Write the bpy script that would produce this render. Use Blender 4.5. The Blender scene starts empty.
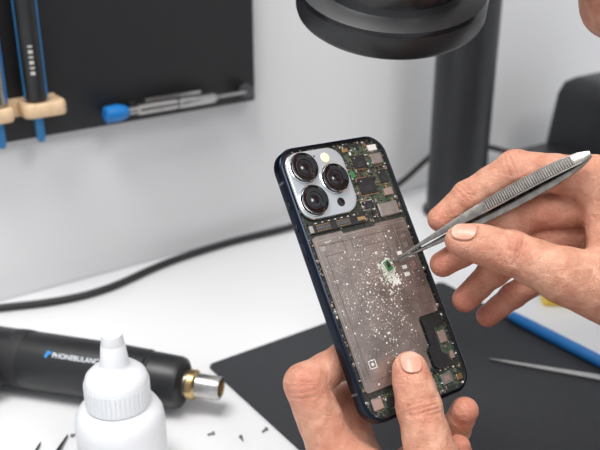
import bpy, bmesh, math, random
import numpy as np
from mathutils import Vector, Matrix
S=0.01
random.seed(7); rng=np.random.default_rng(5)
scene=bpy.context.scene
try:
    scene.view_settings.view_transform='Standard'; scene.view_settings.look='None'
except Exception: pass
PIT=math.radians(23); cP,sP=math.cos(PIT),math.sin(PIT)
HM=Matrix(((1,0,0,0),(0,sP,-cP,43.7*cP),(0,cP,sP,35-43.7*sP),(0,0,0,1)))   # tilted working frame of the held phone (cm) -> world (cm)
A=math.radians(55)
WM=Matrix(((math.sin(A),-math.cos(A),0,0),(math.cos(A),math.sin(A),0,0),(0,0,1,0),(0,0,0,1)))   # wall / bench frame
# ---------------------------------------------------------------- materials
def mat(name,col,rough=.5,metal=0,var=.06,nscale=60,bump=0,bscale=400,sss=0,coat=0,stretch=None,rvar=0):
    m=bpy.data.materials.new(name); m.use_nodes=True
    nt=m.node_tree; N=nt.nodes; L=nt.links
    b=N['Principled BSDF']
    tc=N.new('ShaderNodeTexCoord'); src=tc.outputs['Object']
    if stretch:
        mp=N.new('ShaderNodeMapping'); mp.inputs['Scale'].default_value=stretch; L.new(src,mp.inputs['Vector']); src=mp.outputs['Vector']
    no=N.new('ShaderNodeTexNoise'); no.inputs['Scale'].default_value=nscale; no.inputs['Detail'].default_value=4
    L.new(src,no.inputs['Vector'])
    r=N.new('ShaderNodeValToRGB')
    r.color_ramp.elements[0].position=.3; r.color_ramp.elements[1].position=.7
    r.color_ramp.elements[0].color=(*[c*(1-var) for c in col],1)
    r.color_ramp.elements[1].color=(*[min(1,c*(1+var)) for c in col],1)
    L.new(no.outputs['Fac'],r.inputs['Fac']); L.new(r.outputs['Color'],b.inputs['Base Color'])
    b.inputs['Roughness'].default_value=rough; b.inputs['Metallic'].default_value=metal
    if rvar:
        mr=N.new('ShaderNodeMapRange'); mr.inputs['To Min'].default_value=max(.02,rough-rvar); mr.inputs['To Max'].default_value=rough+rvar
        L.new(no.outputs['Fac'],mr.inputs['Value']); L.new(mr.outputs['Result'],b.inputs['Roughness'])
    if coat: b.inputs['Coat Weight'].default_value=coat
    if sss:
        b.inputs['Subsurface Weight'].default_value=sss; b.inputs['Subsurface Scale'].default_value=.004
        b.inputs['Subsurface Radius'].default_value=(1,.6,.5)
    if bump:
        n2=N.new('ShaderNodeTexNoise'); n2.inputs['Scale'].default_value=bscale; n2.inputs['Detail'].default_value=3
        L.new(src,n2.inputs['Vector'])
        bp=N.new('ShaderNodeBump'); bp.inputs['Strength'].default_value=bump; bp.inputs['Distance'].default_value=.0005
        L.new(n2.outputs['Fac'],bp.inputs['Height']); L.new(bp.outputs['Normal'],b.inputs['Normal'])
    return m
def skin_mat(name):
    m=bpy.data.materials.new(name); m.use_nodes=True
    nt=m.node_tree; N=nt.nodes; L=nt.links; b=N['Principled BSDF']
    at=N.new('ShaderNodeAttribute'); at.attribute_name='flush'
    tc=N.new('ShaderNodeTexCoord'); oc=tc.outputs['Object']
    def noise(sc,det=5,dist=0):
        n=N.new('ShaderNodeTexNoise'); n.inputs['Scale'].default_value=sc; n.inputs['Detail'].default_value=det; n.inputs['Distortion'].default_value=dist; L.new(oc,n.inputs['Vector']); return n
    no=noise(110,6,.4)
    r=N.new('ShaderNodeValToRGB'); r.color_ramp.elements[0].position=.32; r.color_ramp.elements[1].position=.68
    r.color_ramp.elements[0].color=(.51,.225,.14,1); r.color_ramp.elements[1].color=(.72,.395,.275,1)
    L.new(no.outputs['Fac'],r.inputs['Fac'])
    nb=noise(45,3); rb=N.new('ShaderNodeMapRange'); rb.inputs['From Min'].default_value=.48; rb.inputs['From Max'].default_value=.75; rb.inputs['To Max'].default_value=.5
    L.new(nb.outputs['Fac'],rb.inputs['Value'])
    mxf=N.new('ShaderNodeMath'); mxf.operation='MAXIMUM'; L.new(at.outputs['Fac'],mxf.inputs[0]); L.new(rb.outputs['Result'],mxf.inputs[1])
    mx=N.new('ShaderNodeMixRGB'); mx.inputs['Color2'].default_value=(.58,.18,.12,1)
    L.new(mxf.outputs[0],mx.inputs['Fac']); L.new(r.outputs['Color'],mx.inputs['Color1'])
    L.new(mx.outputs['Color'],b.inputs['Base Color'])
    b.inputs['Roughness'].default_value=.44
    b.inputs['Subsurface Weight'].default_value=.12; b.inputs['Subsurface Scale'].default_value=.003
    b.inputs['Subsurface Radius'].default_value=(1,.35,.2)
    v=N.new('ShaderNodeTexVoronoi'); v.inputs['Scale'].default_value=850; v.feature='DISTANCE_TO_EDGE'; L.new(oc,v.inputs['Vector'])
    mv=N.new('ShaderNodeMapRange'); mv.inputs['From Max'].default_value=.12; L.new(v.outputs['Distance'],mv.inputs['Value'])
    n2=noise(230,6,.9)
    m2=N.new('ShaderNodeMath'); m2.operation='MULTIPLY'; m2.inputs[1].default_value=2.4; L.new(n2.outputs['Fac'],m2.inputs[0])
    m3=N.new('ShaderNodeMath'); m3.operation='MULTIPLY'; m3.inputs[1].default_value=.4; L.new(mv.outputs['Result'],m3.inputs[0])
    ad=N.new('ShaderNodeMath'); ad.operation='ADD'; L.new(m3.outputs[0],ad.inputs[0]); L.new(m2.outputs[0],ad.inputs[1])
    bp=N.new('ShaderNodeBump'); bp.inputs['Strength'].default_value=.75; bp.inputs['Distance'].default_value=.0006
    L.new(ad.outputs[0],bp.inputs['Height']); L.new(bp.outputs['Normal'],b.inputs['Normal'])
    return m
def nail_mat(name):
    m=bpy.data.materials.new(name); m.use_nodes=True
    nt=m.node_tree; N=nt.nodes; L=nt.links; b=N['Principled BSDF']
    at=N.new('ShaderNodeAttribute'); at.attribute_name='flush'
    tc=N.new('ShaderNodeTexCoord'); no=N.new('ShaderNodeTexNoise'); no.inputs['Scale'].default_value=250; L.new(tc.outputs['Object'],no.inputs['Vector'])
    r=N.new('ShaderNodeValToRGB'); r.color_ramp.elements[0].color=(.55,.27,.19,1); r.color_ramp.elements[1].color=(.64,.35,.26,1); L.new(no.outputs['Fac'],r.inputs['Fac'])
    mx=N.new('ShaderNodeMixRGB'); mx.inputs['Color2'].default_value=(.76,.60,.48,1); L.new(at.outputs['Fac'],mx.inputs['Fac']); L.new(r.outputs['Color'],mx.inputs['Color1']); L.new(mx.outputs['Color'],b.inputs['Base Color'])
    b.inputs['Roughness'].default_value=.36; b.inputs['Subsurface Weight'].default_value=.08; b.inputs['Subsurface Scale'].default_value=.002
    return m
M={}
M['skin']=skin_mat('skin')
M['nail']=nail_mat('nail')
M['lip']=mat('lip',(.55,.22,.18),.4)
M['hair']=mat('hair',(.04,.025,.018),.6,bump=.6)
M['eyew']=mat('eye_white',(.8,.78,.75),.2)
M['shirt']=mat('shirt_fabric',(.03,.035,.05),.9,bump=.5,bscale=900)
M['trous']=mat('trouser_fabric',(.02,.025,.04),.9,bump=.5,bscale=900)
M['wall']=mat('wall_paint',(.73,.735,.745),.85,var=.02,nscale=3,bump=.1,bscale=300)
M['floor']=mat('floor_vinyl',(.35,.35,.36),.5,var=.1,nscale=8)
M['table']=mat('white_laminate',(.83,.835,.85),.35,var=.012,nscale=12)
M['steel_leg']=mat('painted_steel',(.5,.5,.52),.4,.5)
M['mat']=mat('rubber_mat',(.030,.032,.037),.7,var=.2,nscale=600,bump=.5,bscale=2500)
M['board']=mat('black_board',(.012,.012,.014),.5,var=.1)
M['blackpl']=mat('black_plastic',(.015,.016,.018),.38,var=.15,bump=.1,bscale=1500)
M['blackgl']=mat('black_gloss',(.010,.010,.012),.22,var=.1)
M['rubber']=mat('black_rubber',(.016,.016,.018),.6)
M['blue']=mat('blue_plastic',(.01,.17,.50),.35)
M['blued']=mat('blue_handle',(.02,.18,.42),.35)
M['steel']=mat('brushed_steel',(.52,.51,.50),.28,1,var=.1,nscale=300)
M['steeld']=mat('dark_steel',(.36,.345,.33),.30,1,var=.15,nscale=300)
M['twz']=mat('tweezer_steel',(.30,.28,.26),.27,1,var=.22,nscale=240,rvar=.08)
M['twr']=mat('tweezer_ridge',(.46,.43,.40),.24,1,var=.15,nscale=300)
M['twd']=mat('tweezer_groove',(.08,.075,.07),.45,.8,var=.15,nscale=300)
M['chrome']=mat('chrome',(.75,.75,.76),.15,1)
M['brass']=mat('brass',(.62,.45,.22),.3,1)
M['wood']=mat('beech_wood',(.70,.50,.31),.55,var=.12,nscale=60,stretch=(8,1,1))
M['whitepl']=mat('white_plastic',(.76,.775,.80),.42,var=.02,sss=.15)
M['white']=mat('white_print',(.80,.84,.9),.5)
M['cyan']=mat('blue_print',(.05,.3,.75),.5)
M['yellow']=mat('yellow_plastic',(.88,.62,.06),.4)
M['frame']=mat('navy_aluminium',(.011,.016,.028),.2,.8,var=.1)
M['pcb']=mat('circuit_board',(.020,.024,.020),.4,var=.8,nscale=900)
M['chip']=mat('chip_black',(.016,.016,.018),.35,var=.3,nscale=500)
M['chipg']=mat('chip_grey',(.09,.09,.095),.4,.3,var=.2)
M['silver']=mat('shield_can',(.50,.48,.46),.32,.9,var=.15,nscale=200)
M['gold']=mat('gold_contact',(.72,.52,.28),.3,1)
M['copper']=mat('copper_pad',(.48,.36,.32),.4,.8)
M['green']=mat('chip_green',(.03,.16,.06),.3,var=.3,nscale=600)
M['olive']=mat('board_green',(.045,.07,.045),.4,var=.4,nscale=600)
M['plate']=mat('inner_plate',(.33,.285,.265),.30,.78,var=.20,nscale=90,bump=.2,bscale=900,rvar=.1,coat=.4)
M['etch']=mat('plate_etching',(.17,.145,.135),.4,.7)
M['camplate']=mat('camera_glass_silver',(.52,.57,.61),.22,.45,var=.03)
M['lensring']=mat('lens_ring',(.045,.047,.05),.2,.9)
M['lens']=mat('lens_glass',(.003,.003,.004),.05,coat=.6)
M['lensin']=mat('lens_inner',(.012,.016,.024),.12,.3,coat=.8)
M['drop']=mat('flux_droplet',(.62,.59,.56),.3)
M['print']=mat('pale_print',(.60,.58,.55),.45)
M['resid']=mat('flux_residue',(.46,.48,.40),.3,var=.3,nscale=900,bump=.5,bscale=1500)
M['flash']=mat('flash_lens',(.85,.78,.55),.2)
# ---------------------------------------------------------------- mesh builder
class B:
    def __init__(s): s.bm=bmesh.new(); s.mats=[]
    def mi(s,k):
        if k not in s.mats: s.mats.append(k)
        return s.mats.index(k)
    def face(s,vs,k):
        try:
            f=s.bm.faces.new(vs); f.material_index=s.mi(k); f.smooth=True; return f
        except ValueError: return None
    def box(s,c,size,k,bev=0,rot=None,seg=2):
        m=Matrix.Translation(Vector(c))
        if rot is not None: m=m@rot.to_4x4()
        m=m@Matrix.Diagonal((*size,1))
        r=bmesh.ops.create_cube(s.bm,size=1,matrix=m)
        fs=set(f for v in r['verts'] for f in v.link_faces); i=s.mi(k)
        for f in fs: f.material_index=i; f.smooth=True
        if bev:
            es=list(set(e for v in r['verts'] for e in v.link_edges))
            q=bmesh.ops.bevel(s.bm,geom=es,offset=bev,segments=seg,affect='EDGES',profile=.5)
            for f in q['faces']: f.material_index=i; f.smooth=True
    def lathe(s,o,ax,prof,n=32,cap=True,ell=(1,1),xdir=None):
        o=Vector(o); ax=Vector(ax).normalized()
        x=Vector(xdir) if xdir else (Vector((0,0,1)) if abs(ax.z)<.9 else Vector((1,0,0)))
        x=(x-ax*x.dot(ax)).normalized(); y=ax.cross(x)
        prev=None
        for j,(r,h,k) in enumerate(prof):
            if r<1e-6: ring=[s.bm.verts.new(o+ax*h)]
            else: ring=[s.bm.verts.new(o+ax*h+x*(r*ell[0]*math.cos(2*math.pi*i/n))+y*(r*ell[1]*math.sin(2*math.pi*i/n))) for i in range(n)]
            if prev:
                for i in range(n):
                    a,b=prev[i%len(prev)],prev[(i+1)%len(prev)]; c,d=ring[(i+1)%len(ring)],ring[i%len(ring)]
                    vs=[]
                    for v in (a,b,c,d):
                        if v not in vs: vs.append(v)
                    if len(vs)>2: s.face(vs,k)
            elif cap and len(ring)>2: s.face(list(reversed(ring)),k)
            prev=ring
        if cap and len(prev)>2: s.face(prev,prof[-1][2])
    def cyl(s,p0,p1,r0,r1,k,n=24):
        p0=Vector(p0);p1=Vector(p1); s.lathe(p0,p1-p0,[(r0,0,k),(r1,(p1-p0).length,k)],n)
    def tube(s,pts,rad,k,n=12):
        pts=[Vector(p) for p in pts]
        if not hasattr(rad,'__len__'): rad=[rad]*len(pts)
        up=Vector((0,0,1)); prev=None
        for j,p in enumerate(pts):
            t=(pts[min(j+1,len(pts)-1)]-pts[max(j-1,0)]).normalized()
            x=up.cross(t)
            if x.length<.1: x=Vector((1,0,0)).cross(t)
            x.normalize(); y=t.cross(x)
            ring=[s.bm.verts.new(p+x*rad[j]*math.cos(2*math.pi*i/n)+y*rad[j]*math.sin(2*math.pi*i/n)) for i in range(n)]
            if prev:
                for i in range(n): s.face([prev[i],prev[(i+1)%n],ring[(i+1)%n],ring[i]],k)
            else: s.face(list(reversed(ring)),k)
            prev=ring
        s.face(prev,k)
    def rr(s,c,w,h,r,rings,ks=6,capb=True,capt=True,T=None):
        prev=None
        for (ins,z,k) in rings:
            ring=[]; W=w/2-ins; Hh=h/2-ins; R=max(r-ins,.01)
            for q,(sx,sy) in enumerate(((1,1),(-1,1),(-1,-1),(1,-1))):
                for i in range(ks+1):
                    a=math.pi/2*(q+i/ks)
                    p=Vector((c[0]+sx*(W-R)+R*math.cos(a),c[1]+sy*(Hh-R)+R*math.sin(a),z))
                    if T: p=T@p
                    ring.append(s.bm.verts.new(p))
            n=len(ring)
            if prev:
                for i in range(n): s.face([prev[i],prev[(i+1)%n],ring[(i+1)%n],ring[i]],k)
            elif capb: s.face(list(reversed(ring)),k)
            prev=ring
        if capt: s.face(prev,rings[-1][2])
    def poly(s,pts,z0,z1,k,T=None):
        lo=[];hi=[]
        for (a,b) in pts:
            p=Vector((a,b,z0));q=Vector((a,b,z1))
            if T: p=T@p;q=T@q
            lo.append(s.bm.verts.new(p));hi.append(s.bm.verts.new(q))
        n=len(pts)
        s.face(list(reversed(lo)),k); s.face(hi,k)
        for i in range(n): s.face([lo[i],lo[(i+1)%n],hi[(i+1)%n],hi[i]],k)
    def done(s,name,mtx=None,parent=None,recalc=True,ang=.6):
        bm=s.bm
        if recalc: bmesh.ops.recalc_face_normals(bm,faces=bm.faces)
        for e in bm.edges:
            if len(e.link_faces)==2 and e.calc_face_angle(0)>ang: e.smooth=False
        if mtx is not None: bm.transform(mtx)
        bm.transform(Matrix.Scale(S,4))
        me=bpy.data.meshes.new(name); bm.to_mesh(me); bm.free()
        for k in s.mats: me.materials.append(M[k])
        o=bpy.data.objects.new(name,me); scene.collection.objects.link(o)
        co=np.empty(len(me.vertices)*3); me.vertices.foreach_get('co',co); co=co.reshape(-1,3)
        c=(co.min(0)+co.max(0))/2; co-=c; me.vertices.foreach_set('co',co.ravel()); o.location=c
        if parent: o.parent=parent
        return o
def empty(name):
    e=bpy.data.objects.new(name,None); e.empty_display_size=.05; scene.collection.objects.link(e); return e
def catmull(pts,n=8):
    P=[Vector(p) for p in pts]; P=[P[0]*2-P[1]]+P+[P[-1]*2-P[-2]]; out=[]
    for i in range(1,len(P)-2):
        for j in range(n):
            t=j/n
            out.append(.5*((2*P[i])+(P[i+1]-P[i-1])*t+(2*P[i-1]-5*P[i]+4*P[i+1]-P[i+2])*t*t+(3*P[i]-P[i-1]-3*P[i+1]+P[i+2])*t**3))
    out.append(P[-2]); return out
# ---------------------------------------------------------------- SDF modelling
def seg(P,a,b,ra,rb):
    a=np.asarray(a,np.float32);b=np.asarray(b,np.float32);ba=b-a;pa=P-a
    h=np.clip(pa@ba/max(float(ba@ba),1e-9),0,1)
    return np.linalg.norm(pa-h[:,None]*ba,axis=1)-(ra+(rb-ra)*h)
def ell(P,c,r):
    q=P-np.asarray(c,np.float32)
    r=np.asarray(r,np.float32); k0=np.linalg.norm(q/r,axis=1); k1=np.linalg.norm(q/(r*r),axis=1)
    return k0*(k0-1)/np.maximum(k1,1e-6)
def smin(a,b,k):
    h=np.clip(.5+.5*(b-a)/k,0,1); return b*(1-h)+a*h-k*h*(1-h)
def chain(P,js,k=.18,mid=.93):
    pts=[]
    for i,j in enumerate(js):
        pts.append(j)
        if i<len(js)-1:
            n=js[i+1]; pts.append(tuple((j[q]+n[q])/2*(mid if q==3 else 1) for q in range(4)))
    F=None
    for p,q in zip(pts[:-1],pts[1:]):
        d=seg(P,p[:3],q[:3],p[3],q[3]); F=d if F is None else smin(F,d,k)
    return F
def creases(F,P,lst):
    for (pts,w,dep) in lst:
        D=None
        for a,b in zip(pts[:-1],pts[1:]):
            d=seg(P,a,b,0,0); D=d if D is None else np.minimum(D,d)
        F=F+dep*np.exp(-(D/w)**2)
    return F
def lumps(F,P,a=.022):
    x,y,z=P[:,0],P[:,1],P[:,2]
    return F+a*(np.sin(2.3*x+1.1*y+.4)*np.sin(1.9*y-1.3*z+1.0)+np.sin(2.7*z+1.7*x)*np.sin(3.1*y+.6*x))*.6+a*.35*np.sin(6.1*x+2*z)*np.sin(5.3*y+3*z)
def arc(c,ax,nrm,r,off,span=.8,tilt=0):
    c=Vector(c);ax=Vector(ax).normalized();n=Vector(nrm);n=(n-ax*n.dot(ax)).normalized();sd=ax.cross(n)
    return [tuple(c+ax*(off+tilt*math.sin(2*t+off*7))+(n*math.cos(t)+sd*math.sin(t))*r) for t in np.linspace(-span,span,6)]
def nets(fn,lo,hi,h,bs=6):
    lo=np.array(lo,np.float32); n=np.ceil((np.array(hi)-lo)/h/bs).astype(int)*bs
    cb=n//bs
    g=np.stack(np.meshgrid(*[(np.arange(c)+.5)*bs*h for c in cb],indexing='ij'),-1).reshape(-1,3).astype(np.float32)+lo
    Fc=fn(g).reshape(cb)
    act=np.abs(Fc)<bs*h*1.0+.25
    up=lambda a:np.repeat(np.repeat(np.repeat(a,bs,0),bs,1),bs,2)
    mask=up(act); F=np.where(up(Fc)<0,-1.,1.).astype(np.float32)
    I=np.argwhere(mask); F[mask]=fn(I.astype(np.float32)*h+lo)
    F[0]=1;F[-1]=1;F[:,0]=1;F[:,-1]=1;F[:,:,0]=1;F[:,:,-1]=1
    s=F<0
    cnt=np.zeros(np.array(F.shape)-1,np.int8); sh=F.shape
    offs=[(i,j,k) for i in (0,1) for j in (0,1) for k in (0,1)]
    for o in offs: cnt+=s[o[0]:sh[0]-1+o[0],o[1]:sh[1]-1+o[1],o[2]:sh[2]-1+o[2]]
    C=np.argwhere((cnt>0)&(cnt<8)); idx=-np.ones(cnt.shape,np.int64); idx[C[:,0],C[:,1],C[:,2]]=np.arange(len(C))
    vals={o:F[C[:,0]+o[0],C[:,1]+o[1],C[:,2]+o[2]] for o in offs}
    acc=np.zeros((len(C),3));num=np.zeros(len(C))
    for a in offs:
        for ax in range(3):
            if a[ax]==0:
                b=list(a);b[ax]=1;b=tuple(b); v0=vals[a];v1=vals[b]; x=(v0<0)!=(v1<0)
                t=np.where(x,v0/np.where(x,v0-v1,1),0)
                p=np.array(a,float)+t[:,None]*(np.array(b)-np.array(a)); acc+=p*x[:,None]; num+=x
    V=(C+acc/num[:,None])*h+lo
    Q=[]
    for ax in range(3):
        u,v=(ax+1)%3,(ax+2)%3
        s0=np.take(s,range(sh[ax]-1),ax); s1=np.take(s,range(1,sh[ax]),ax)
        E=np.argwhere(s0!=s1); ins=s0[E[:,0],E[:,1],E[:,2]]
        def cell(du,dv):
            e=E.copy(); e[:,u]+=du; e[:,v]+=dv; return idx[e[:,0],e[:,1],e[:,2]]
        q=np.stack([cell(-1,-1),cell(0,-1),cell(0,0),cell(-1,0)],1)
        q[~ins]=q[~ins][:,::-1]; Q.append(q)
    return V,np.concatenate(Q)
def sdf_obj(name,fn,lo,hi,h,mk,frame=None,flush=None,parent=None):
    V,Q=nets(fn,lo,hi,h)
    me=bpy.data.meshes.new(name)
    if frame is not None:
        R=np.array(frame); W=V@R[:3,:3].T+R[:3,3]
    else: W=V
    W=W*S; c=(W.min(0)+W.max(0))/2
    me.from_pydata((W-c).tolist(),[],Q.tolist()); me.update()
    me.polygons.foreach_set('use_smooth',[True]*len(me.polygons))
    if flush is not None:
        f=np.zeros(len(V))
        for (p,r,a) in flush: f=np.maximum(f,a*np.exp(-(np.linalg.norm(V-np.array(p),axis=1)/r)**2))
        at=me.attributes.new('flush','FLOAT','POINT'); at.data.foreach_set('value',f.astype(np.float32))
    me.materials.append(M[mk])
    o=bpy.data.objects.new(name,me); o.location=c; scene.collection.objects.link(o)
    if parent: o.parent=parent
    return o
def nailspec(c,t,n,L_,W_):
    c=np.array(c,float);t=np.array(t,float);t/=np.linalg.norm(t);n=np.array(n,float);n-=t*(n@t);n/=np.linalg.norm(n)
    return dict(c=c,t=t,n=n,q=np.cross(t,n),L=L_,W=W_)
def nail_region(P,s):
    d=P-s['c'].astype(np.float32); p=d@s['t'];q=d@s['q'];r=d@s['n']
    R=(np.abs(p/s['L'])**2.6+np.abs(q/s['W'])**2.6)**(1/2.6)-1
    return R*min(s['L'],s['W']),r
def nail_groove(F,P,s):
    R,r=nail_region(P,s)
    return F+np.where(r>0,.07*np.exp(-(R/.06)**2)+.03*(R<0),0)
def nail_obj(name,base,s,parent):
    def fn(P):
        R,r=nail_region(P,s)
        return np.maximum(np.maximum(np.abs(base(P)-.0)-.04,R+.03),-r)
    m=1.3
    tips=[(s['c']+s['t']*(s['L']*(1-.25*abs(x/s['W'])**2))+s['q']*x+s['n']*.75,.24,.75) for x in np.linspace(-s['W'],s['W'],9)]
    sdf_obj(name,fn,s['c']-m,s['c']+m,.03,'nail',HM,tips,parent)

# ================================================================ ROOM
b=B(); b.box((30,68.8+5,50),(420,10,250),'wall'); b.done('wall_back',WM)
b=B(); b.box((30,-40,-77),(420,217,4),'floor'); b.done('floor',WM)
b=B(); b.box((30,68.3,-70.5),(400,.9,9),'white',.1); b.done('baseboard_back',WM)
b=B()
b.box((22,38.6,-1.5),(170,60,3),'table',.15)
for sx in (-58,102):
    for ny in (13,64): b.box((sx,ny,-39),(4,4,72),'steel_leg',.2)
for ny in (13,64): b.box((22,ny,-6),(160,2.5,5),'steel_leg',.1)
b.done('workbench',WM)
T=WM.to_3x3()
p0=Vector((-7.1,54.6,0)); loc=T.inverted()@p0
b=B(); b.rr((loc.x+12.3,loc.y-19,0),24.6,38,.5,[(.05,.01,'mat'),(0,.05,'mat'),(0,.17,'mat'),(.05,.22,'mat')]); b.done('work_mat',WM)

# ---- tool board on wall
b=B(); b.box((4.9,68.1,38),(74.0,1.4,47.0),'board',.15); b.done('tool_board',WM)
nf=67.4
b=B()
for s0,w in ((16.2,4.0),(20.7,3.5)):
    b.rr((s0,nf-1.35,0),w,2.6,.7,[(.1,16.85,'wood'),(0,17.0,'wood'),(0,17.8,'wood'),(.1,17.95,'wood')])
b.box((18.0,nf-.3,17.4),(8.4,.5,1.5),'wood',.1)
b.done('wooden_tool_rack',WM)
def handle(nm,s0,n0,body,stripe,tip):
    b=B()
    pr=[(0.01,17.96,'steel'),(.78,18.0,body),(.92,18.3,body),(.86,19,body),(.92,19.6,body),(.94,26,body),(.94,30,body),(.85,31.5,body),(.4,32,body)]
    b.lathe((s0,n0,0),(0,0,1),pr,28)
    for a in (-1.45,.85):
        b.box((s0+.92*math.sin(a),n0-.92*math.cos(a),25),(.15,.14,13.5),stripe,.04,Matrix.Rotation(a,3,'Z'))
    a=-.3
    for i in range(6): b.box((s0+.93*math.sin(a),n0-.93*math.cos(a),20.4+i*.42),(.34,.04,.12 if i%2 else .24),'chipg' if body=='steeld' else 'print',0,Matrix.Rotation(a,3,'Z'))
    b.lathe((s0,n0,0),(0,0,-1),[(.36,-18.1,tip),(.36,-14.9,tip),(.26,-14.6,tip)],16)
    b.done(nm,WM)
handle('screwdriver',20.3,nf-1.4,'blackpl','blued','blued')
handle('screwdriver',17.1,nf-1.4,'steeld','blue','blued')
b=B(); n0=nf-.88; zz=15.75; so=-.8
b.lathe((26.9+so,n0,zz),(1,0,0),[(.5,0,'blue'),(.72,.15,'blue'),(.76,1.3,'blue'),(.6,1.9,'blue'),(.38,2.2,'blue')],24)
b.lathe((26.9+so,n0,zz),(1,0,0),[(.34,2.1,'steel'),(.34,3.0,'steel'),(.5,3.2,'steel'),(.5,6.8,'steel'),(.42,6.9,'steeld'),(.42,7.1,'steeld'),(.52,7.2,'steel'),(.52,10.6,'steel'),(.35,11,'steel'),(.16,11.2,'steel'),(.16,14.2,'steel')],24)
b.box((33.5+so,n0,zz+.75),(5.5,.35,.28),'steel',.05)
b.lathe((41.3+so,n0+.55,zz),(0,-1,0),[(.3,0,'blackpl'),(.68,0.05,'steeld'),(.68,.6,'chipg'),(.45,.65,'chipg')],24)
b.box((29.6+so,n0+.4,zz),(.5,.7,1.4),'blackpl',.08)
b.done('precision_screwdriver',WM)

# ---- power cable
pts=[(-40,60,.35),(-26.5,63.2,.35),(-21.1,64.7,.35),(-17.3,67.1,.35),(-12.7,72.5,.35),(-7.2,77.0,.4),(-1.05,80.7,.5),(5,85,.8),(10.8,89.4,1.8),(14.5,92.0,4.0),(17,93.8,5.3),(22,97.1,4.3),(30,101.3,1.0)]
b=B(); b.tube(catmull(pts,8),.34,'rubber',12); b.done('power_cable')

# ---- magnifying lamp: stand, arm, head
b=B()
px,py=17.2,86.2
b.lathe((px,py,0),(0,0,1),[(3.5,0,'blackpl'),(3.5,.4,'blackpl'),(3.2,.6,'blackpl'),(3.15,1.0,'blackpl'),(3.15,60,'blackpl'),(2.9,61,'blackpl')],48)
c=Vector((5.4,51,27.6)); ax=Vector((0.02,-math.sin(math.radians(21)),math.cos(math.radians(21)))).normalized()
b.lathe(c,ax,[(4.6,-.05,'blackgl'),(4.7,-.3,'blackpl'),(5.35,-.35,'blackpl'),(5.58,-.15,'blackpl'),(5.66,.1,'blackpl'),(5.66,1.2,'blackpl'),(5.56,1.45,'blackgl'),(5.1,1.62,'blackpl'),(4.45,1.75,'blackpl'),(4.3,2.1,'blackpl'),(4.3,2.9,'blackgl'),(4.15,3.05,'blackgl'),(4.0,3.1,'blackpl'),(3.9,6.5,'blackpl'),(3.2,7.6,'blackpl')],72)
top=c+ax*7.5
b.tube(catmull([top-ax*.5,top+Vector((0,1,3)),top+Vector((3,10,9)),(px-2,py-8,48),(px,py,50)],8),1.1,'blackpl',20)
b.lathe((px,py,46.5),(0,0,1),[(3.2,0,'rubber'),(3.9,.3,'rubber'),(3.9,6.7,'rubber'),(3.2,7,'rubber')],40)
b.done('magnifying_lamp')

# ---- soldering station
b=B()
st=T.inverted()@Vector((37.0,94.9,0))
b.rr((0,0,0),13,11,1.6,[(.3,0,'blackpl'),(0,.5,'blackpl'),(0,3,'blackpl'),(.9,11.2,'blackpl'),(1.5,12.6,'blackpl'),(2.4,13.2,'blackpl')],8,T=Matrix.Translation((st.x,st.y,0)))
b.rr((st.x-9.5,st.y+1,0),8,8,1.2,[(.2,0,'blackpl'),(0,.3,'blackpl'),(0,4.9,'blackpl'),(.4,5.3,'blackpl')])
b.box((st.x,st.y-5.3,6),(8,.4,4),'chipg',.15)
for dx in (-2.5,0,2.5): b.cyl((st.x+dx,st.y-5.2,2.8),(st.x+dx,st.y-6.3,2.8),.7,.6,'rubber')
b.done('soldering_station',WM)

# ---- heat gun
b=B()
e0=Vector((-5.45,48.5,2.15)); e1=Vector((-22.1,52.6,2.3)); gx=(e1-e0).normalized()
b.lathe(e0,gx,[(.55,.5,'rubber'),(.60,0,'brass'),(.78,.0,'steel'),(.82,.1,'steel'),(.84,1.7,'steel'),(.92,1.75,'brass'),(1.05,1.85,'brass'),(1.05,2.3,'brass'),(.95,2.4,'brass'),(.95,2.55,'steeld'),(1.35,2.6,'rubber'),(1.7,2.8,'blackpl'),(1.82,3.1,'blackpl'),(1.9,5.0,'blackpl'),(1.82,5.1,'rubber'),(1.82,5.3,'rubber'),(1.98,5.4,'blackpl'),(2.08,8,'blackpl'),(2.1,14,'blackpl'),(2.1,22,'blackpl'),(1.9,24,'blackpl'),(1.2,25,'blackpl')],56)
hd=Vector((-.45,-.88,-.03)).normalized(); h0=e0+gx*17.0+Vector((0,0,-.3))
b.lathe(h0,hd,[(1.7,.5,'blackpl'),(1.65,2.2,'blackpl'),(1.4,2.5,'rubber'),(1.4,3.2,'rubber'),(1.65,3.4,'blackpl'),(1.7,9,'blackpl'),(1.3,10,'blackpl')],32,ell=(.95,1.15))
b.lathe(e0+gx*14.6,gx,[(2.13,0,'rubber'),(2.15,.3,'rubber'),(2.15,.8,'rubber'),(2.13,1.1,'rubber')],40)
b.lathe(h0+Vector((-.6,-2.2,.6)),Vector((-.1,-.75,.65)),[(.7,0,'chipg'),(.7,1.1,'chipg'),(.55,1.2,'chipg')],24)
gun=b.done('heat_gun')
nv=(Vector((0,-.75,.66))); xa=-gx; nv=(nv-xa*nv.dot(xa)).normalized(); ya=nv.cross(xa)
Rl=Matrix((xa,ya,nv)).transposed()
cu=bpy.data.curves.new('label_print','FONT'); cu.body='PHONEBULANCE'; cu.size=.0049; cu.extrude=.00003; cu.align_x='CENTER'; cu.offset=.00005
to=bpy.data.objects.new('label_print',cu); scene.collection.objects.link(to); cu.materials.append(M['white'])
pc=e0+gx*10.0+nv*2.10+ya*.15
mm=Rl.to_4x4(); mm.translation=pc*S; to.matrix_world=mm
to.parent=gun; to.matrix_parent_inverse=Matrix.Translation(-gun.location)
b=B(); q=e0+gx*12.3+nv*2.11+ya*.32
b.box(q,(.18,.5,.03),'cyan',0,Rl@Matrix.Rotation(-.3,3,'Z'))
b.box(q-gx*.18+ya*.1,(.26,.18,.03),'cyan',0,Rl)
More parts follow.
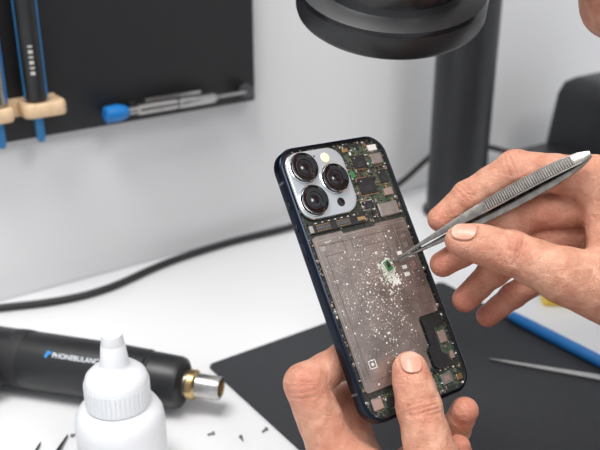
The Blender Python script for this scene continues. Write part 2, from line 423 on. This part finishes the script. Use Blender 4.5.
o=b.done('label_logo'); o.parent=gun; o.matrix_parent_inverse=Matrix.Translation(-gun.location)

# ---- dropper bottle
b=B(); bx,by=-11.0,42.3
b.lathe((bx,by,0),(0,0,1),[(2.4,0,'whitepl'),(2.65,.15,'whitepl'),(2.72,.5,'whitepl'),(2.72,4.1,'whitepl'),(2.64,4.6,'whitepl'),(2.4,5.05,'whitepl'),(2.05,5.3,'whitepl'),(1.85,5.35,'whitepl'),(1.85,5.45,'whitepl'),(1.95,5.5,'whitepl'),(1.9,7.0,'whitepl'),(1.8,7.35,'whitepl'),(1.45,7.7,'whitepl'),(1.0,7.95,'whitepl'),(.88,8.1,'whitepl'),(.84,8.3,'whitepl'),(.72,9.4,'whitepl'),(.66,9.5,'whitepl'),(.68,9.6,'whitepl'),(.60,10.15,'whitepl'),(.45,10.25,'whitepl'),(.15,10.27,'whitepl')],64)
for i in range(44):
    a=2*math.pi*i/44
    b.box((bx+1.93*math.cos(a),by+1.93*math.sin(a),6.25),(.06,.09,1.35),'whitepl',.02,Matrix.Rotation(a,3,'Z'),1)
b.done('dropper_bottle')

# ---- items on the mat
b=B()
q0=Vector((17.3,61.8,.74)); dr=Vector((5.3,-7.3,0)).normalized()
b.lathe(q0,dr,[(.1,-1.9,'steel'),(.12,-.3,'steel'),(.3,-.2,'steel'),(.38,.3,'steel'),(.38,.7,'steel'),(.42,.75,'blue'),(.46,2,'blue'),(.46,13,'blue'),(.42,13.2,'steel'),(.4,13.8,'steel'),(.2,14,'steel')],24)
b.done('precision_screwdriver')
b=B()
q0=Vector((14.6,55.1,.34)); dr=Vector((7.5,-2.5,0)).normalized(); sd=Vector((-dr.y,dr.x,0))
R=Matrix((dr,sd,Vector((0,0,1)))).transposed().to_4x4(); R.translation=q0
b.poly([(0,-.03),(1.5,-.14),(4,-.22),(9,-.36),(14,-.4),(14.6,-.25),(14.6,.25),(14,.4),(9,.36),(4,.22),(1.5,.14),(0,.03)],-.1,.1,'steel',R)
b.done('metal_spudger')
b=B()
q=Vector((22.9,65.0,0)); b.rr((q.x,q.y,0),3.2,1.6,.3,[(.1,0,'yellow'),(0,.1,'yellow'),(0,.7,'yellow'),(.15,.85,'yellow')]) 
b.rr((q.x-2.0,q.y+2.0,0),3.0,1.4,.5,[(.1,0,'blue'),(0,.1,'blue'),(0,.9,'blue'),(.2,1.1,'blue')])
b.done('plastic_pry_tools')
b=B()
for (x,y,z0) in ((-3.9,45.7,0),(-2.4,46.6,0),(-15.2,46.1,0),(-6.0,46.2,0)):
    a=random.random()*6
    b.lathe((x,y,z0+.12),(math.cos(a),math.sin(a),0),[(.06,-.25,'steeld'),(.06,.1,'steeld'),(.13,.12,'steeld'),(.13,.22,'steeld'),(.05,.26,'steeld')],12)
b.done('loose_screws')
b=B()
for tipx,tipy,rx,ry in ((-15.6,46.0,-16.2,36),(-17.2,45.2,-17.3,36)):
    P=[Vector((tipx,tipy,.15)),Vector((tipx*.6+rx*.4,tipy-2.5,.35)),Vector((rx,tipy-6,.5)),Vector(((rx-16.8)/2,ry,.45)),Vector((-16.8,33,.4))]
    b.tube(catmull(P,6),list(np.linspace(.05,.4,6*4+1)),'blackpl',10)
b.done('tweezers')

# ================================================================ PHONE
cx=Vector((3.76,-2.46,0)); u=Vector((.814,.183,-.550)).normalized(); v=Vector((-.325,.930,-.170)); v=(v-u*v.dot(u)).normalized(); nn=u.cross(v)
PM=Matrix((u,v,nn)).transposed().to_4x4(); PM.translation=cx
PW=HM@PM
b=B()
b.rr((0,0,0),7.15,14.67,1.15,[(.22,-.39,'frame'),(.06,-.36,'frame'),(0,-.26,'frame'),(0,.25,'frame'),(.035,.33,'frame'),(.10,.375,'frame'),(.19,.385,'frame'),(.215,.34,'chip'),(.22,.2,'pcb')],10)
for s_ in (-1,1):
    for y in (5.6,-5.6): b.box((s_*3.572,y,0),(.02,.12,.5),'chipg')
b.box((-3.60,3.2,0),(.06,.55,.26),'frame',.02); b.box((-3.60,1.9,0),(.06,1.0,.26),'frame',.02); b.box((-3.60,4.4,0),(.06,.5,.26),'frame',.02)
b.box((3.60,2.4,0),(.06,1.6,.26),'frame',.02)
b.poly([(-3.12,2.35),(-2.9,2.45),(-1.2,2.45),(-1.1,2.3),(1.0,2.3),(1.1,2.42),(3.0,2.42),(3.12,2.3),(3.12,-2.9),(2.95,-3.0),(1.75,-3.0),(1.6,-3.15),(1.6,-4.6),(1.35,-4.75),(1.35,-5.6),(1.2,-5.75),(-3.0,-5.75),(-3.12,-5.6)],.2,.31,'plate')
for (x,y,w,h) in ((0,2.2,6,.04),(-2.98,-1.6,.04,7.6),(2.2,.4,.035,3.2),(2.65,1.75,.8,.03),(2.65,-1.2,.8,.03)): b.box((x,y,.315),(w,h,.02),'silver')
def outl(x,y,w,h,k='etch',t=.028):
    for (dx,dy,ww,hh) in ((0,h/2,w,t),(0,-h/2,w,t),(-w/2,0,t,h),(w/2,0,t,h)): b.box((x+dx,y+dy,.313),(ww,hh,.012),k)
outl(.1,-1.7,5.4,7.2); outl(1.75,.5,.75,3.0); outl(2.62,.5,.7,2.2); outl(2.62,-1.9,.7,1.0); outl(-2.0,1.65,1.4,.6); outl(.4,1.65,2.4,.5)
for (x,y,w,h,k) in ((1.95,.55,.32,.2,'print'),(1.95,.15,.32,.2,'silver'),(1.95,-.25,.32,.2,'print'),(1.95,-.65,.36,.22,'print'),(2.55,.9,.3,.3,'silver'),(2.6,.3,.3,.22,'print'),(2.6,-.2,.26,.3,'silver'),(2.6,1.4,.35,.2,'silver'),(-2.7,1.75,.35,.25,'silver')):
    b.box((x,y,.315),(w,h,.02),k)
b.rr((-1.42,5.15,0),3.75,3.75,.95,[(0,.25,'chrome'),(0,.40,'chrome'),(.05,.46,'chrome'),(.10,.47,'camplate'),(.2,.47,'camplate')],10)
def lens(x,y,r=.80):
    b.lathe((x,y,0),(0,0,1),[(r+.06,.46,'chrome'),(r+.06,.53,'chrome'),(r+.01,.55,'chrome'),(r,.55,'lensring'),(r,.68,'lensring'),(r-.02,.72,'chrome'),(r-.09,.73,'lensring'),(r-.13,.66,'lens'),(r*.62,.64,'lens'),(r*.60,.66,'chipg'),(r*.55,.66,'lensring'),(r*.53,.62,'lens'),(r*.3,.60,'lensin'),(r*.2,.63,'lens'),(.01,.65,'lens')],40)
lens(-2.28,6.08); lens(-2.35,4.28); lens(-.62,5.22)
b.lathe((-.72,6.45,0),(0,0,1),[(.28,.45,'lensring'),(.28,.49,'lensring'),(.23,.5,'flash'),(.01,.52,'flash')],24)
b.lathe((-.70,3.92,0),(0,0,1),[(.24,.45,'lensring'),(.24,.485,'lens'),(.01,.49,'lens')],24)
b.lathe((-1.35,6.62,0),(0,0,1),[(.05,.45,'lens'),(.05,.48,'lens')],12)
def chip(x,y,w,h,t,k,bev=.02): b.box((x,y,.2+t/2),(w,h,t),k,bev,seg=1)
for (x,y,w,h) in ((1.9,6.2,2.4,1.3),(2.4,4.4,1.6,1.9),(1.1,3.9,.9,1.6),(0,-6.5,5.6,.8),(2.6,-4.4,1.2,2.3)): chip(x,y,w,h,.015,'olive',0)
for i in range(70):
    x=random.uniform(.65,3.1); y=random.uniform(2.7,6.9)
    if random.random()<.5: chip(x,y,random.uniform(.2,.7),.018,.02,'gold',0)
    else: chip(x,y,.018,random.uniform(.2,.6),.02,'gold',0)
def ic(x,y,w,h,t,k):
    chip(x,y,w+.09,h+.09,.03,'print' if random.random()<.4 else 'gold',0); chip(x,y,w,h,t,k)
    chip(x-w*.32,y+h*.3,.05,.05,t+.005,'print',0)
    for q in range(3): chip(x+.02,y-h*.05-q*.1,w*.45,.02,t+.004,'chipg',0)
ic(1.55,5.95,.9,.75,.12,'chip'); ic(1.5,4.55,1.1,.95,.12,'chip'); chip(2.75,5.95,.75,.6,.15,'silver'); chip(2.7,6.6,.6,.35,.15,'print')
chip(2.35,3.05,1.35,.8,.15,'silver',.06); ic(2.75,4.9,.6,.8,.12,'chip'); chip(2.75,4.0,.6,.42,.12,'copper'); ic(1.1,3.5,.7,.45,.13,'chip'); chip(.85,6.7,.4,.22,.14,'gold'); chip(.8,5.3,.3,.4,.1,'green')
chip(-1.2,2.85,3.4,.5,.14,'chip'); chip(-2.2,2.85,.9,.22,.17,'chipg'); chip(-.9,2.85,.9,.22,.17,'chipg'); chip(.3,2.85,.5,.22,.18,'gold'); chip(-2.95,2.85,.25,.4,.15,'silver')
for xx in (-2.2,-.9):
    for i in range(9):
        for sy in (-1,1): chip(xx-.4+i*.1,2.85+sy*.15,.04,.05,.17,'gold',0)
for i in range(7): chip(-2.6+i*.42,3.12,.10,.05,.17,'print',0)
for cxx,cyy,n_ in ((2.75,5.95,6),(1.0,4.2,5),(2.3,3.6,9)):
    for i in range(n_): chip(cxx-.3+i*.1,cyy-.42,.04,.07,.07,'gold',0)
b.poly([(1.75,-3.2),(3.1,-3.2),(3.1,-3.7),(2.35,-3.75),(2.3,-5.1),(2.6,-5.3),(2.6,-5.9),(1.75,-5.9),(1.5,-5.6),(1.5,-4.85),(1.75,-4.6)],.2,.36,'chip')
chip(2.75,-4.35,.5,.65,.12,'copper'); chip(2.95,-5.4,.3,.4,.12,'copper'); chip(2.05,-6.45,.75,.55,.13,'silver'); chip(2.05,-6.45,.45,.3,.14,'copper')
chip(-2.65,-6.4,.65,.6,.14,'copper',.05); chip(-1.55,-6.5,1.0,.45,.13,'chip'); chip(-.2,-6.45,1.3,.55,.13,'chipg'); chip(-.2,-6.45,.8,.25,.15,'silver'); chip(1.0,-6.5,.5,.5,.12,'copper'); chip(2.9,-6.6,.4,.3,.12,'gold')
x0,y0=-2.15,-4.5
for (dx,dy,w,h) in ((0,.2,.46,.045),(0,-.2,.46,.045),(-.21,0,.045,.42),(.21,0,.045,.42),(0,0,.15,.15)): b.box((x0+dx,y0+dy,.312),(w,h,.012),'print')
for (dx,dy,w,h) in ((-2.55,.0,.3,.04),(-2.55,-.1,.22,.03),(-2.3,2.05,.3,.04),(-2.3,1.95,.2,.04)): b.box((dx,dy,.312),(w,h,.012),'print')
def scr(x,y,r=.09,k='steel'):
    b.lathe((x,y,0),(0,0,1),[(r*1.3,.2,'gold'),(r*1.3,.3,'gold'),(r,.3,k),(r,.35,k),(r*.8,.37,k),(r*.35,.37,k),(r*.3,.34,'chip'),(.001,.34,'chip')],12)
for (x,y) in ((-3.2,-6.2),(3.15,-6.1),(-3.0,-6.95),(3.0,-6.98),(-1.0,-7.0),(1.5,-7.0),(-3.22,1.2),(-3.22,-1.5),(-3.22,-4.2),(3.22,1.8),(3.22,-.6),(3.2,-2.7),(.65,6.9),(2.2,6.95),(3.1,5.4),(3.1,3.6),(.72,3.4),(.75,4.2),(.6,2.75),(3.1,2.75),(1.95,5.3)): scr(x,y,random.choice([.07,.085]),random.choice(['steel','steel','silver']))
ks=['gold','silver','chip','chipg','copper','print','olive','chip','chip','chipg','chipg','chip']
def scat(x0,x1,y0,y1,n,mn=.04,mx=.12):
    for i in range(n):
        w=random.uniform(mn,mx);h=w*random.choice([.5,.6,1.6,1])
        b.box((random.uniform(x0,x1),random.uniform(y0,y1),.2+random.uniform(.025,.05)),(w,h,random.uniform(.06,.10)),random.choice(ks))
scat(.6,3.3,2.6,7.0,330); scat(-3.3,-3.17,-6.8,2.4,80,.05,.1); scat(3.18,3.3,-6.6,2.4,75,.05,.1)
scat(-3,3,-7.05,-5.9,190); scat(-3.2,.5,2.55,3.15,50,.04,.08); scat(-3.3,-3.22,3,6.3,25,.04,.08); scat(-2.6,2.6,7.03,7.08,40,.05,.1); scat(1.5,3.2,-5.9,-3.2,50)
def dome(x,y,r,z,k,fl=.5,n=7):
    a0=random.random()*6
    e=random.uniform(.8,1.25)
    b.lathe((x,y,z),(0,0,1),[(r,0,k),(r*.75,r*fl*.7,k),(.0001,r*fl,k)],n,cap=False,ell=(e,1/e),xdir=(math.cos(a0),math.sin(a0),0))
def inplate(x,y): return -3<x<3 and -5.6<y<2.2 and not(x>1.4 and y<-3) and not (x>1.2 and y<-4.5)
k=0
while k<900:
    x=random.gauss(-.5,1.5);y=random.gauss(-1.2,1.9)
    if inplate(x,y):
        dome(x,y,min(.062,.011+random.expovariate(1/.012)),.309,'drop',.4); k+=1
for i in range(110):
    x=.82+random.gauss(0,.25);y=-.25+random.gauss(0,.45)
    dome(x,y,random.uniform(.04,.12),.30,'resid',.28,9)
for i in range(40):
    dome(1.15+random.gauss(0,.16),-.85+random.gauss(0,.2),random.uniform(.04,.10),.30,'drop',.3,9)
Rc=Matrix.Rotation(.3,3,'Z')
b.box((.86,.05,.35),(.52,.68,.07),'print',.02,Rc)
b.box((.86,.05,.39),(.42,.58,.08),'green',.02,Rc); b.box((.86,.10,.44),(.22,.28,.04),'chip',.01,Rc)
for i in range(6):
    for sx in (-.16,.16): b.box(Vector((.86,.05,.435))+Rc@Vector((sx,-.22+i*.085,0)),(.05,.035,.02),'gold')
b.done('smartphone',PW,ang=.5)

# ================================================================ TWEEZERS (held)
T0=Vector((4.98,-1.93,-.40)); T1=Vector((14.2,3.47,3.0)); a=(T1-T0); Ln=a.length; a.normalize()
f=Vector((-.25,.35,.9)); f=(f-a*f.dot(a)).normalized(); w=f.cross(a)
if w.y<0: w=-w
g=(f*.70+w*.72).normalized()
b=B()
prof=[(0,.025,.0),(.05,.05,.04),(.12,.08,.09),(.2,.11,.14),(.3,.18,.18),(.38,.24,.20),(.5,.31,.22),(.62,.34,.23),(.78,.35,.21),(.88,.34,.14),(.95,.29,.05),(.985,.20,.0),(1,.10,.0)]
wid=lambda t:float(np.interp(t,[p[0] for p in prof],[p[1] for p in prof])); gp=lambda t:float(np.interp(t,[p[0] for p in prof],[p[2] for p in prof]))
for sg in (1,-1):
    prev=None
    for i in range(91):
        t=i/90; c=T0+a*(t*Ln)+g*(sg*(gp(t)+.015+.025*min(1,t*6))); ww=wid(t); th=.03+.025*min(1,t*4)
        arch=.35*ww; ring=[]
        for (x,y) in ((-1,-th),(-.6,-th+.25*arch*.6),(0,-th+.25*arch),(.6,-th+.25*arch*.6),(1,-th),(1,th),(.6,th+.3*arch*.7),(0,th+.3*arch),(-.6,th+.3*arch*.7),(-1,th)):
            ring.append(b.bm.verts.new(c+w*(x*ww)+f*y))
        kk='twd' if (sg>0 and .50<t<.93) else 'twz'
        if prev:
            for j in range(10): b.face([prev[j],prev[(j+1)%10],ring[(j+1)%10],ring[j]],kk)
        else: b.face(ring,'twz')
        prev=ring
    b.face(prev,'twz')
    if sg>0:
        for i in range(38):
            t=.50+i*.0113; c=T0+a*(t*Ln)+g*(gp(t)+.04)+f*.07; b.box(c,(.07,wid(t)*1.55,.07),'twr',.015,Matrix((a,w,f)).transposed(),1)
        for sx in (-1,1):
            P=[T0+a*(t*Ln)+g*(gp(t)+.04)+f*.05+w*(sx*wid(t)*.9) for t in np.linspace(.47,.95,14)]
            b.tube(P,.045,'twr',8)
b.box(T1-a*.35,(.4,.22,.10),'twz',.03,Matrix((a,w,f)).transposed())
b.done('tweezers',HM)

# ================================================================ TECHNICIAN
tech=empty('technician')
I=[(7.35,.31,.0,.68),(8.75,1.51,.3,.82),(11.05,2.88,.9,.98),(14.9,2.4,1.2,1.15)]
MD=[(7.6,-2.07,-.6,.70),(9.5,-.95,-.4,.84),(12.3,.68,0,.98),(15.9,1.0,.3,1.15)]
RG=[(8.85,-4.0,-1.0,.70),(10.35,-2.5,-.9,.82),(12.8,-.8,-.7,.95),(16.7,-.5,-.5,1.1)]
PK=[(10.2,-4.95,-1.6,.62),(11.5,-3.85,-1.5,.70),(13.5,-2.5,-1.4,.82),(17.2,-2.6,-1.2,1.0)]
TH=[(8.15,-.76,1.65,.84),(9.2,-1.0,1.95,.98),(10.5,-1.38,2.25,1.10),(13.0,-2.5,2.6,1.32)]
ta=np.array(TH[2][:3])-np.array(TH[0][:3])
cr=[]
for o_ in (-.38,-.2,-.02,.16,.36): cr.append((arc(TH[2][:3],ta,(0,.2,1),1.08,o_,.75,.06),.065,.075))
cr.append((arc(TH[1][:3],ta,(0,.2,1),.98,.35,.6,.05),.05,.03))
for o_ in (-.2,0,.2): cr.append((arc(I[1][:3],Vector(I[0][:3])-Vector(I[1][:3]),(-.3,.5,.8),.82,o_,.8,.04),.06,.06))
for o_ in (-.35,-.12,.1,.32): cr.append((arc(I[2][:3],(1,.3,.2),(0,.6,.8),.98,o_,.9,.05),.065,.065))
for J in (MD,RG,PK):
    for o_ in (-.12,.12): cr.append((arc(J[1][:3],Vector(J[0][:3])-Vector(J[1][:3]),(-.2,.2,1),J[1][3],o_,1.2,.04),.065,.065))
cr.append(([(12.2,-.6,3.3),(13.2,-.9,3.6),(14.6,-1.2,3.6)],.09,.07))
cr.append(([(12.4,-3.6,3.2),(13.4,-3.2,3.75),(14.0,-2.2,3.9)],.08,.06))
cr.append(([(13.6,-3.9,3.3),(14.6,-3.3,3.9),(15.0,-2.0,3.9)],.07,.05))
cr.append(([(13.4,1.5,2.2),(14.2,.6,2.6),(15.6,.2,2.7)],.1,.07))
nlR=nailspec((8.22,-.66,1.65),(-1,.24,-.25),(-.15,.48,.86),.64,.52)
def rh0(P):
    fi=np.minimum(chain(P,MD),chain(P,RG)); fi=smin(fi,chain(P,PK),.08); fi=smin(fi,chain(P,I),.08)
    pal=seg(P,(14.9,2.2,1.0),(23,-1.6,1.2),1.25,1.9)
    pal=smin(pal,seg(P,(16,.9,.3),(23,-2.2,.8),1.3,2.0),.8)
    pal=smin(pal,seg(P,(16.7,-.6,-.3),(23,-2.8,.8),1.3,2.0),.8)
    pal=smin(pal,seg(P,(17.2,-2.6,-1.0),(23,-3.6,.6),1.15,1.9),.8)
    pal=smin(pal,seg(P,(13.0,-2.5,2.6),(17.5,-3.8,2.0),1.30,2.0),.6)
    pal=smin(pal,seg(P,(17.5,-3.8,2.0),(23,-3,1),1.95,2.0),.8)
    pal=smin(pal,seg(P,(15.2,1.4,1.3),(15.6,-2.6,2.0),.75,1.1),.9)
    pal=smin(pal,chain(P,[(23,-2.6,.9,2.45),(28,-2.9,-1,2.9),(38,-3.7,-6,4.0),(47,-4.3,-10.2,4.2)]),1.2)
    F=smin(fi,pal,.45)
    t=smin(chain(P,TH,.25,.96),seg(P,TH[3][:3],(16.2,-3.6,2.2),1.32,1.7),.5)
    F=smin(F,t,.05+.5*np.clip((P[:,0]-12)/2,0,1))
    return lumps(creases(F,P,cr),P)
def rh(P): return nail_groove(rh0(P),P,nlR)
fl=[(I[0][:3],1.0,.7),(I[2][:3],1.15,.5),(MD[0][:3],1.2,.85),(RG[0][:3],1.2,.9),(PK[0][:3],1.1,.9),(TH[0][:3],1.0,.4),((10.5,-1.2,3.2),.8,.5),((8.5,1.5,.8),.8,.4),(MD[1][:3],1.2,.6),(RG[1][:3],1.1,.6),(PK[1][:3],1.1,.6),((12.6,.3,1.2),1.4,.5)]
sdf_obj('right_hand',rh,(5.8,-8.5,-15),(30,5.2,5.5),.07,'skin',HM,fl,tech)
nail_obj('right_thumb_nail',rh0,nlR,tech)
LT=[(5.45,-7.12,2.15,.84),(5.6,-7.9,2.5,.98),(5.85,-8.95,2.8,1.10),(6.45,-11.6,3.3,1.28)]
LI=[(4.2,-6.3,-.7,.72),(2.34,-6.9,.35,.86),(.30,-8.0,1.9,1.12),(1.9,-12.0,1.6,1.36)]
LM=[(6.8,-7.6,-1.9,.72),(5,-8,-2.2,.85),(2.4,-9.6,-1.0,1.05),(3.2,-12.8,.4,1.3)]
LR=[(8.62,-9.75,-.05,.74),(8.3,-10.9,-.9,.84),(7.0,-12.2,-1.6,.95),(5,-13.4,-.2,1.2)]
LP=[(8.15,-11.45,.75,.64),(8.5,-12.6,.2,.74),(8.0,-14.0,-.6,.85),(6.4,-15,-.3,1.1)]
lc=[]
for o_ in (-.40,-.2,0,.18,.36): lc.append((arc(LT[2][:3],(.2,-1,.2),(.1,.1,1),1.09,o_,.75,.05),.065,.075))
for o_ in (-.4,-.15,.1,.35): lc.append((arc(LI[2][:3],(.1,-1,-.05),(-.5,.1,.85),1.1,o_,.9,.06),.065,.065))
lc.append(([(1.0,-9.4,3.0),(1.9,-9.6,3.0),(2.6,-10.1,2.8)],.09,.12))
lc.append(([(.8,-10.2,2.9),(1.5,-10.5,3.1),(2.3,-11.2,3.1)],.07,.06))
lc.append(([(2.3,-10.4,3.1),(2.9,-11.4,3.2),(3.6,-12.3,3.4)],.1,.10))
lc.append((arc(LR[1][:3],(.1,1,.4),(.2,0,1),.82,.1,1.1),.06,.06))
nlL=nailspec((5.42,-6.93,2.15),(-.12,1,-.3),(.06,.26,.96),.58,.54)
def lh0(P):
    fi=np.minimum(chain(P,LI),chain(P,LM)); fi=smin(fi,chain(P,LR),.1); fi=smin(fi,chain(P,LP),.08)
    pal=seg(P,(2.0,-12.2,1.6),(4.7,-16.5,1.8),1.45,1.9)
    pal=smin(pal,seg(P,(3.3,-12.9,.5),(5,-16.5,1.5),1.4,1.9),.8)
    pal=smin(pal,seg(P,(5,-13.6,0),(5.5,-16.5,1.5),1.35,1.9),.8)
    pal=smin(pal,seg(P,(6.3,-15,.0),(5.8,-17,1.5),1.2,1.9),.8)
    pal=smin(pal,seg(P,(6.45,-11.9,3.2),(5.8,-15.2,2.6),1.28,1.8),.6)
    pal=smin(pal,seg(P,(2.4,-11.9,1.9),(6.0,-13.0,2.9),1.0,1.2),.9)
    pal=smin(pal,chain(P,[(5.5,-16.6,2,2.3),(9,-17.2,5,2.6),(16,-18.2,11,3.3),(30,-17.9,16,4.0)]),1.2)
    F=smin(fi,pal,.5)
    t=smin(chain(P,LT,.25,.96),seg(P,LT[3][:3],(6.0,-14.2,2.8),1.28,1.6),.5)
    F=smin(F,t,.05+.5*np.clip((-10.6-P[:,1])/1.5,0,1))
    return lumps(creases(F,P,lc),P)
def lh(P): return nail_groove(lh0(P),P,nlL)
fl=[(LT[0][:3],1.0,.4),((5.9,-9,3.8),.8,.5),((.2,-8.0,2.6),1.2,.55),(LR[0][:3],1.1,.75),(LP[0][:3],1,.75),((2.4,-10.3,2.9),1.2,.4),((2.3,-7,1.2),1.0,.5)]
sdf_obj('left_hand',lh,(-2,-21,-4.5),(17,-4.5,13.5),.07,'skin',HM,fl,tech)
nail_obj('left_thumb_nail',lh0,nlL,tech)
# ---- head (world cm)
fd=Vector((-.94,0,-.34)).normalized(); ud=Vector((-.34,0,.94)); ud=(ud-fd*ud.dot(fd)).normalized(); rd=fd.cross(ud)
HC=Vector((19.5,45,39.2)); HR=np.array([list(rd),list(fd),list(ud)])
def Hp(x,y,z): return tuple(HC+rd*x+fd*y+ud*z)
def head(P):
    q=(P-np.array(HC,np.float32))@HR.T.astype(np.float32)
    F=ell(q,(0,-1.2,2.6),(7.4,9.3,8.6))
    F=smin(F,ell(q,(0,3.0,-3.5),(5.8,5.6,7.0)),2.0)
    F=smin(F,ell(q,(0,6.3,-9.2),(2.3,1.8,1.7)),1.6)
    F=smin(F,seg(q,(0,8.2,1.0),(0,10.0,-2.6),.7,1.15),.8)
    for s_ in (-1,1):
        F=smin(F,seg(q,(s_*.6,9.5,-2.9),(s_*1.0,9.2,-2.9),.65,.6),.4)
        F=smin(F,seg(q,(s_*1,8.0,2.2),(s_*4.6,6.7,2.0),.5,.6),.8)
        F=smin(F,ell(q,(s_*4.5,5.6,-2.2),(1.9,2,1.8)),1.5)
        F=-smin(-F,ell(q,(s_*3.1,8.9,.5),(1.7,1.2,1.1)),.6)
        F=smin(F,ell(q,(s_*7.4,-.8,-.8),(.6,1.9,3.1)),.4)
    F=smin(F,seg(q,(-1.7,8.0,-5.6),(1.7,8.0,-5.6),.5,.5),.4)
    F=smin(F,seg(q,(-1.4,7.9,-6.6),(1.4,7.9,-6.6),.6,.6),.3)
    F=smin(F,chain(P,[Hp(0,-1,-6)+(5.2,),(33,42,32,5.8),(38,38,29,7)]),2)
    return F
sdf_obj('head',head,(3,32,16),(46,58,53),.3,'skin',None,[(Hp(0,8,-9.5),3,.3),(Hp(0,10,-2.5),1.6,.4)],tech)
def hair(P):
    q=(P-np.array(HC,np.float32))@HR.T.astype(np.float32)
    F=ell(q,(0,-1.8,3.4),(7.9,9.5,8.8))
    cut=-(q[:,2]-(1.0+.55*q[:,1]))*.85
    return np.maximum(F,cut)
sdf_obj('hair',hair,(3,32,22),(40,58,58),.3,'hair',None,None,tech)
b=B()
for s_ in (-1,1):
    b.lathe(Hp(s_*3.1,6.6,.5),fd,[(.01,-1.15,'eyew'),(.8,-.8,'eyew'),(1.15,0,'eyew'),(.85,.8,'eyew'),(.5,1.05,'lensin'),(.01,1.16,'lensin')],20)
    b.tube([Hp(s_*1.3,8.5,2.9),Hp(s_*3,8.2,3.5),Hp(s_*5,7.0,3.0)],[.2,.3,.15],'hair')
b.tube([Hp(-1.9,8.3,-6.1),Hp(0,8.65,-6.0),Hp(1.9,8.3,-6.1)],[.1,.3,.1],'lip')
b.done('facial_features',None,tech)
def body(P):
    F=chain(P,[(40,34,25,9.5),(47,27,12,11.5),(56,18,-6,12.5),(60,15,-18,13)],3)
    F=smin(F,seg(P,(40,49,24),(41,21,23),6.5,6.5),4)
    F=smin(F,chain(P,[(40,50,24,5.8),(48,51,14,5),(48.5,48,7.5,4.6),(38,44,10,4.3)],2),2)
    F=smin(F,chain(P,[(41,20,23,5.8),(38,16,14,5),(30.5,17.5,8.5,4.6),(22,21.5,7.5,4.1)],2),2)
    return F
sdf_obj('shirt',body,(15,2,-34),(76,60,36),.5,'shirt',None,None,tech)
def legs(P):
    F=chain(P,[(60,21,-22,10),(36,46,-19,7.5),(34,46,-66,5)],2)
    F=smin(F,chain(P,[(57,9,-22,10),(26,20,-19,7.5),(24,21,-66,5)],2),2)
    for x,y in ((34,46),(24,21)): F=smin(F,seg(P,(x+2,y,-71.5),(x-14,y+6,-72),3.4,3),2)
    return F
sdf_obj('trousers',legs,(4,-4,-76),(74,60,-8),.6,'trous',None,None,tech)
b=B(); b.lathe((59,15,0),(0,0,1),[(19,-40,'rubber'),(20,-38.5,'rubber'),(20,-34.5,'rubber'),(18,-33,'rubber')],40)
b.cyl((59,15,-70),(59,15,-39),2.5,2.5,'chrome')
for i in range(5):
    a_=i*2*math.pi/5; p=Vector((59+26*math.cos(a_),15+26*math.sin(a_),-72.3)); b.tube([(59,15,-68),(p.x,p.y,-70)],[2.2,1.3],'blackpl'); b.lathe(p+Vector((0,-1.2,0)),(0,1,0),[(2.6,0,'rubber'),(2.6,2.4,'rubber')],20)
b.done('work_stool')

# ================================================================ LIGHT
w_=bpy.data.worlds.new('World'); scene.world=w_; w_.use_nodes=True
bg=w_.node_tree.nodes['Background']; bg.inputs[0].default_value=(.96,.975,1,1); bg.inputs[1].default_value=.66
def area(name,loc,tgt,size,e,col=(1,1,1)):
    l=bpy.data.lights.new(name,'AREA'); l.shape='RECTANGLE'; l.size=size[0]; l.size_y=size[1]; l.energy=e; l.color=col
    o=bpy.data.objects.new(name,l); o.location=loc; o.rotation_euler=(Vector(tgt)-Vector(loc)).to_track_quat('-Z','Y').to_euler(); scene.collection.objects.link(o)
area('ceiling_light',(-.30,.15,1.5),(.1,.55,.05),(.7,.5),18,(1,.985,.96))
area('ceiling_light',(.75,-.3,1.4),(.25,.7,.1),(.6,.6),12,(1,.985,.97))
# ================================================================ CAMERA
cd=bpy.data.cameras.new('camera'); co=bpy.data.objects.new('camera',cd); scene.collection.objects.link(co)
co.location=(0,0,.35); co.rotation_euler=(math.radians(67),0,0); cd.lens=50; cd.sensor_width=36; cd.clip_start=.02
cd.dof.use_dof=True; cd.dof.focus_distance=.43; cd.dof.aperture_fstop=10
scene.camera=co
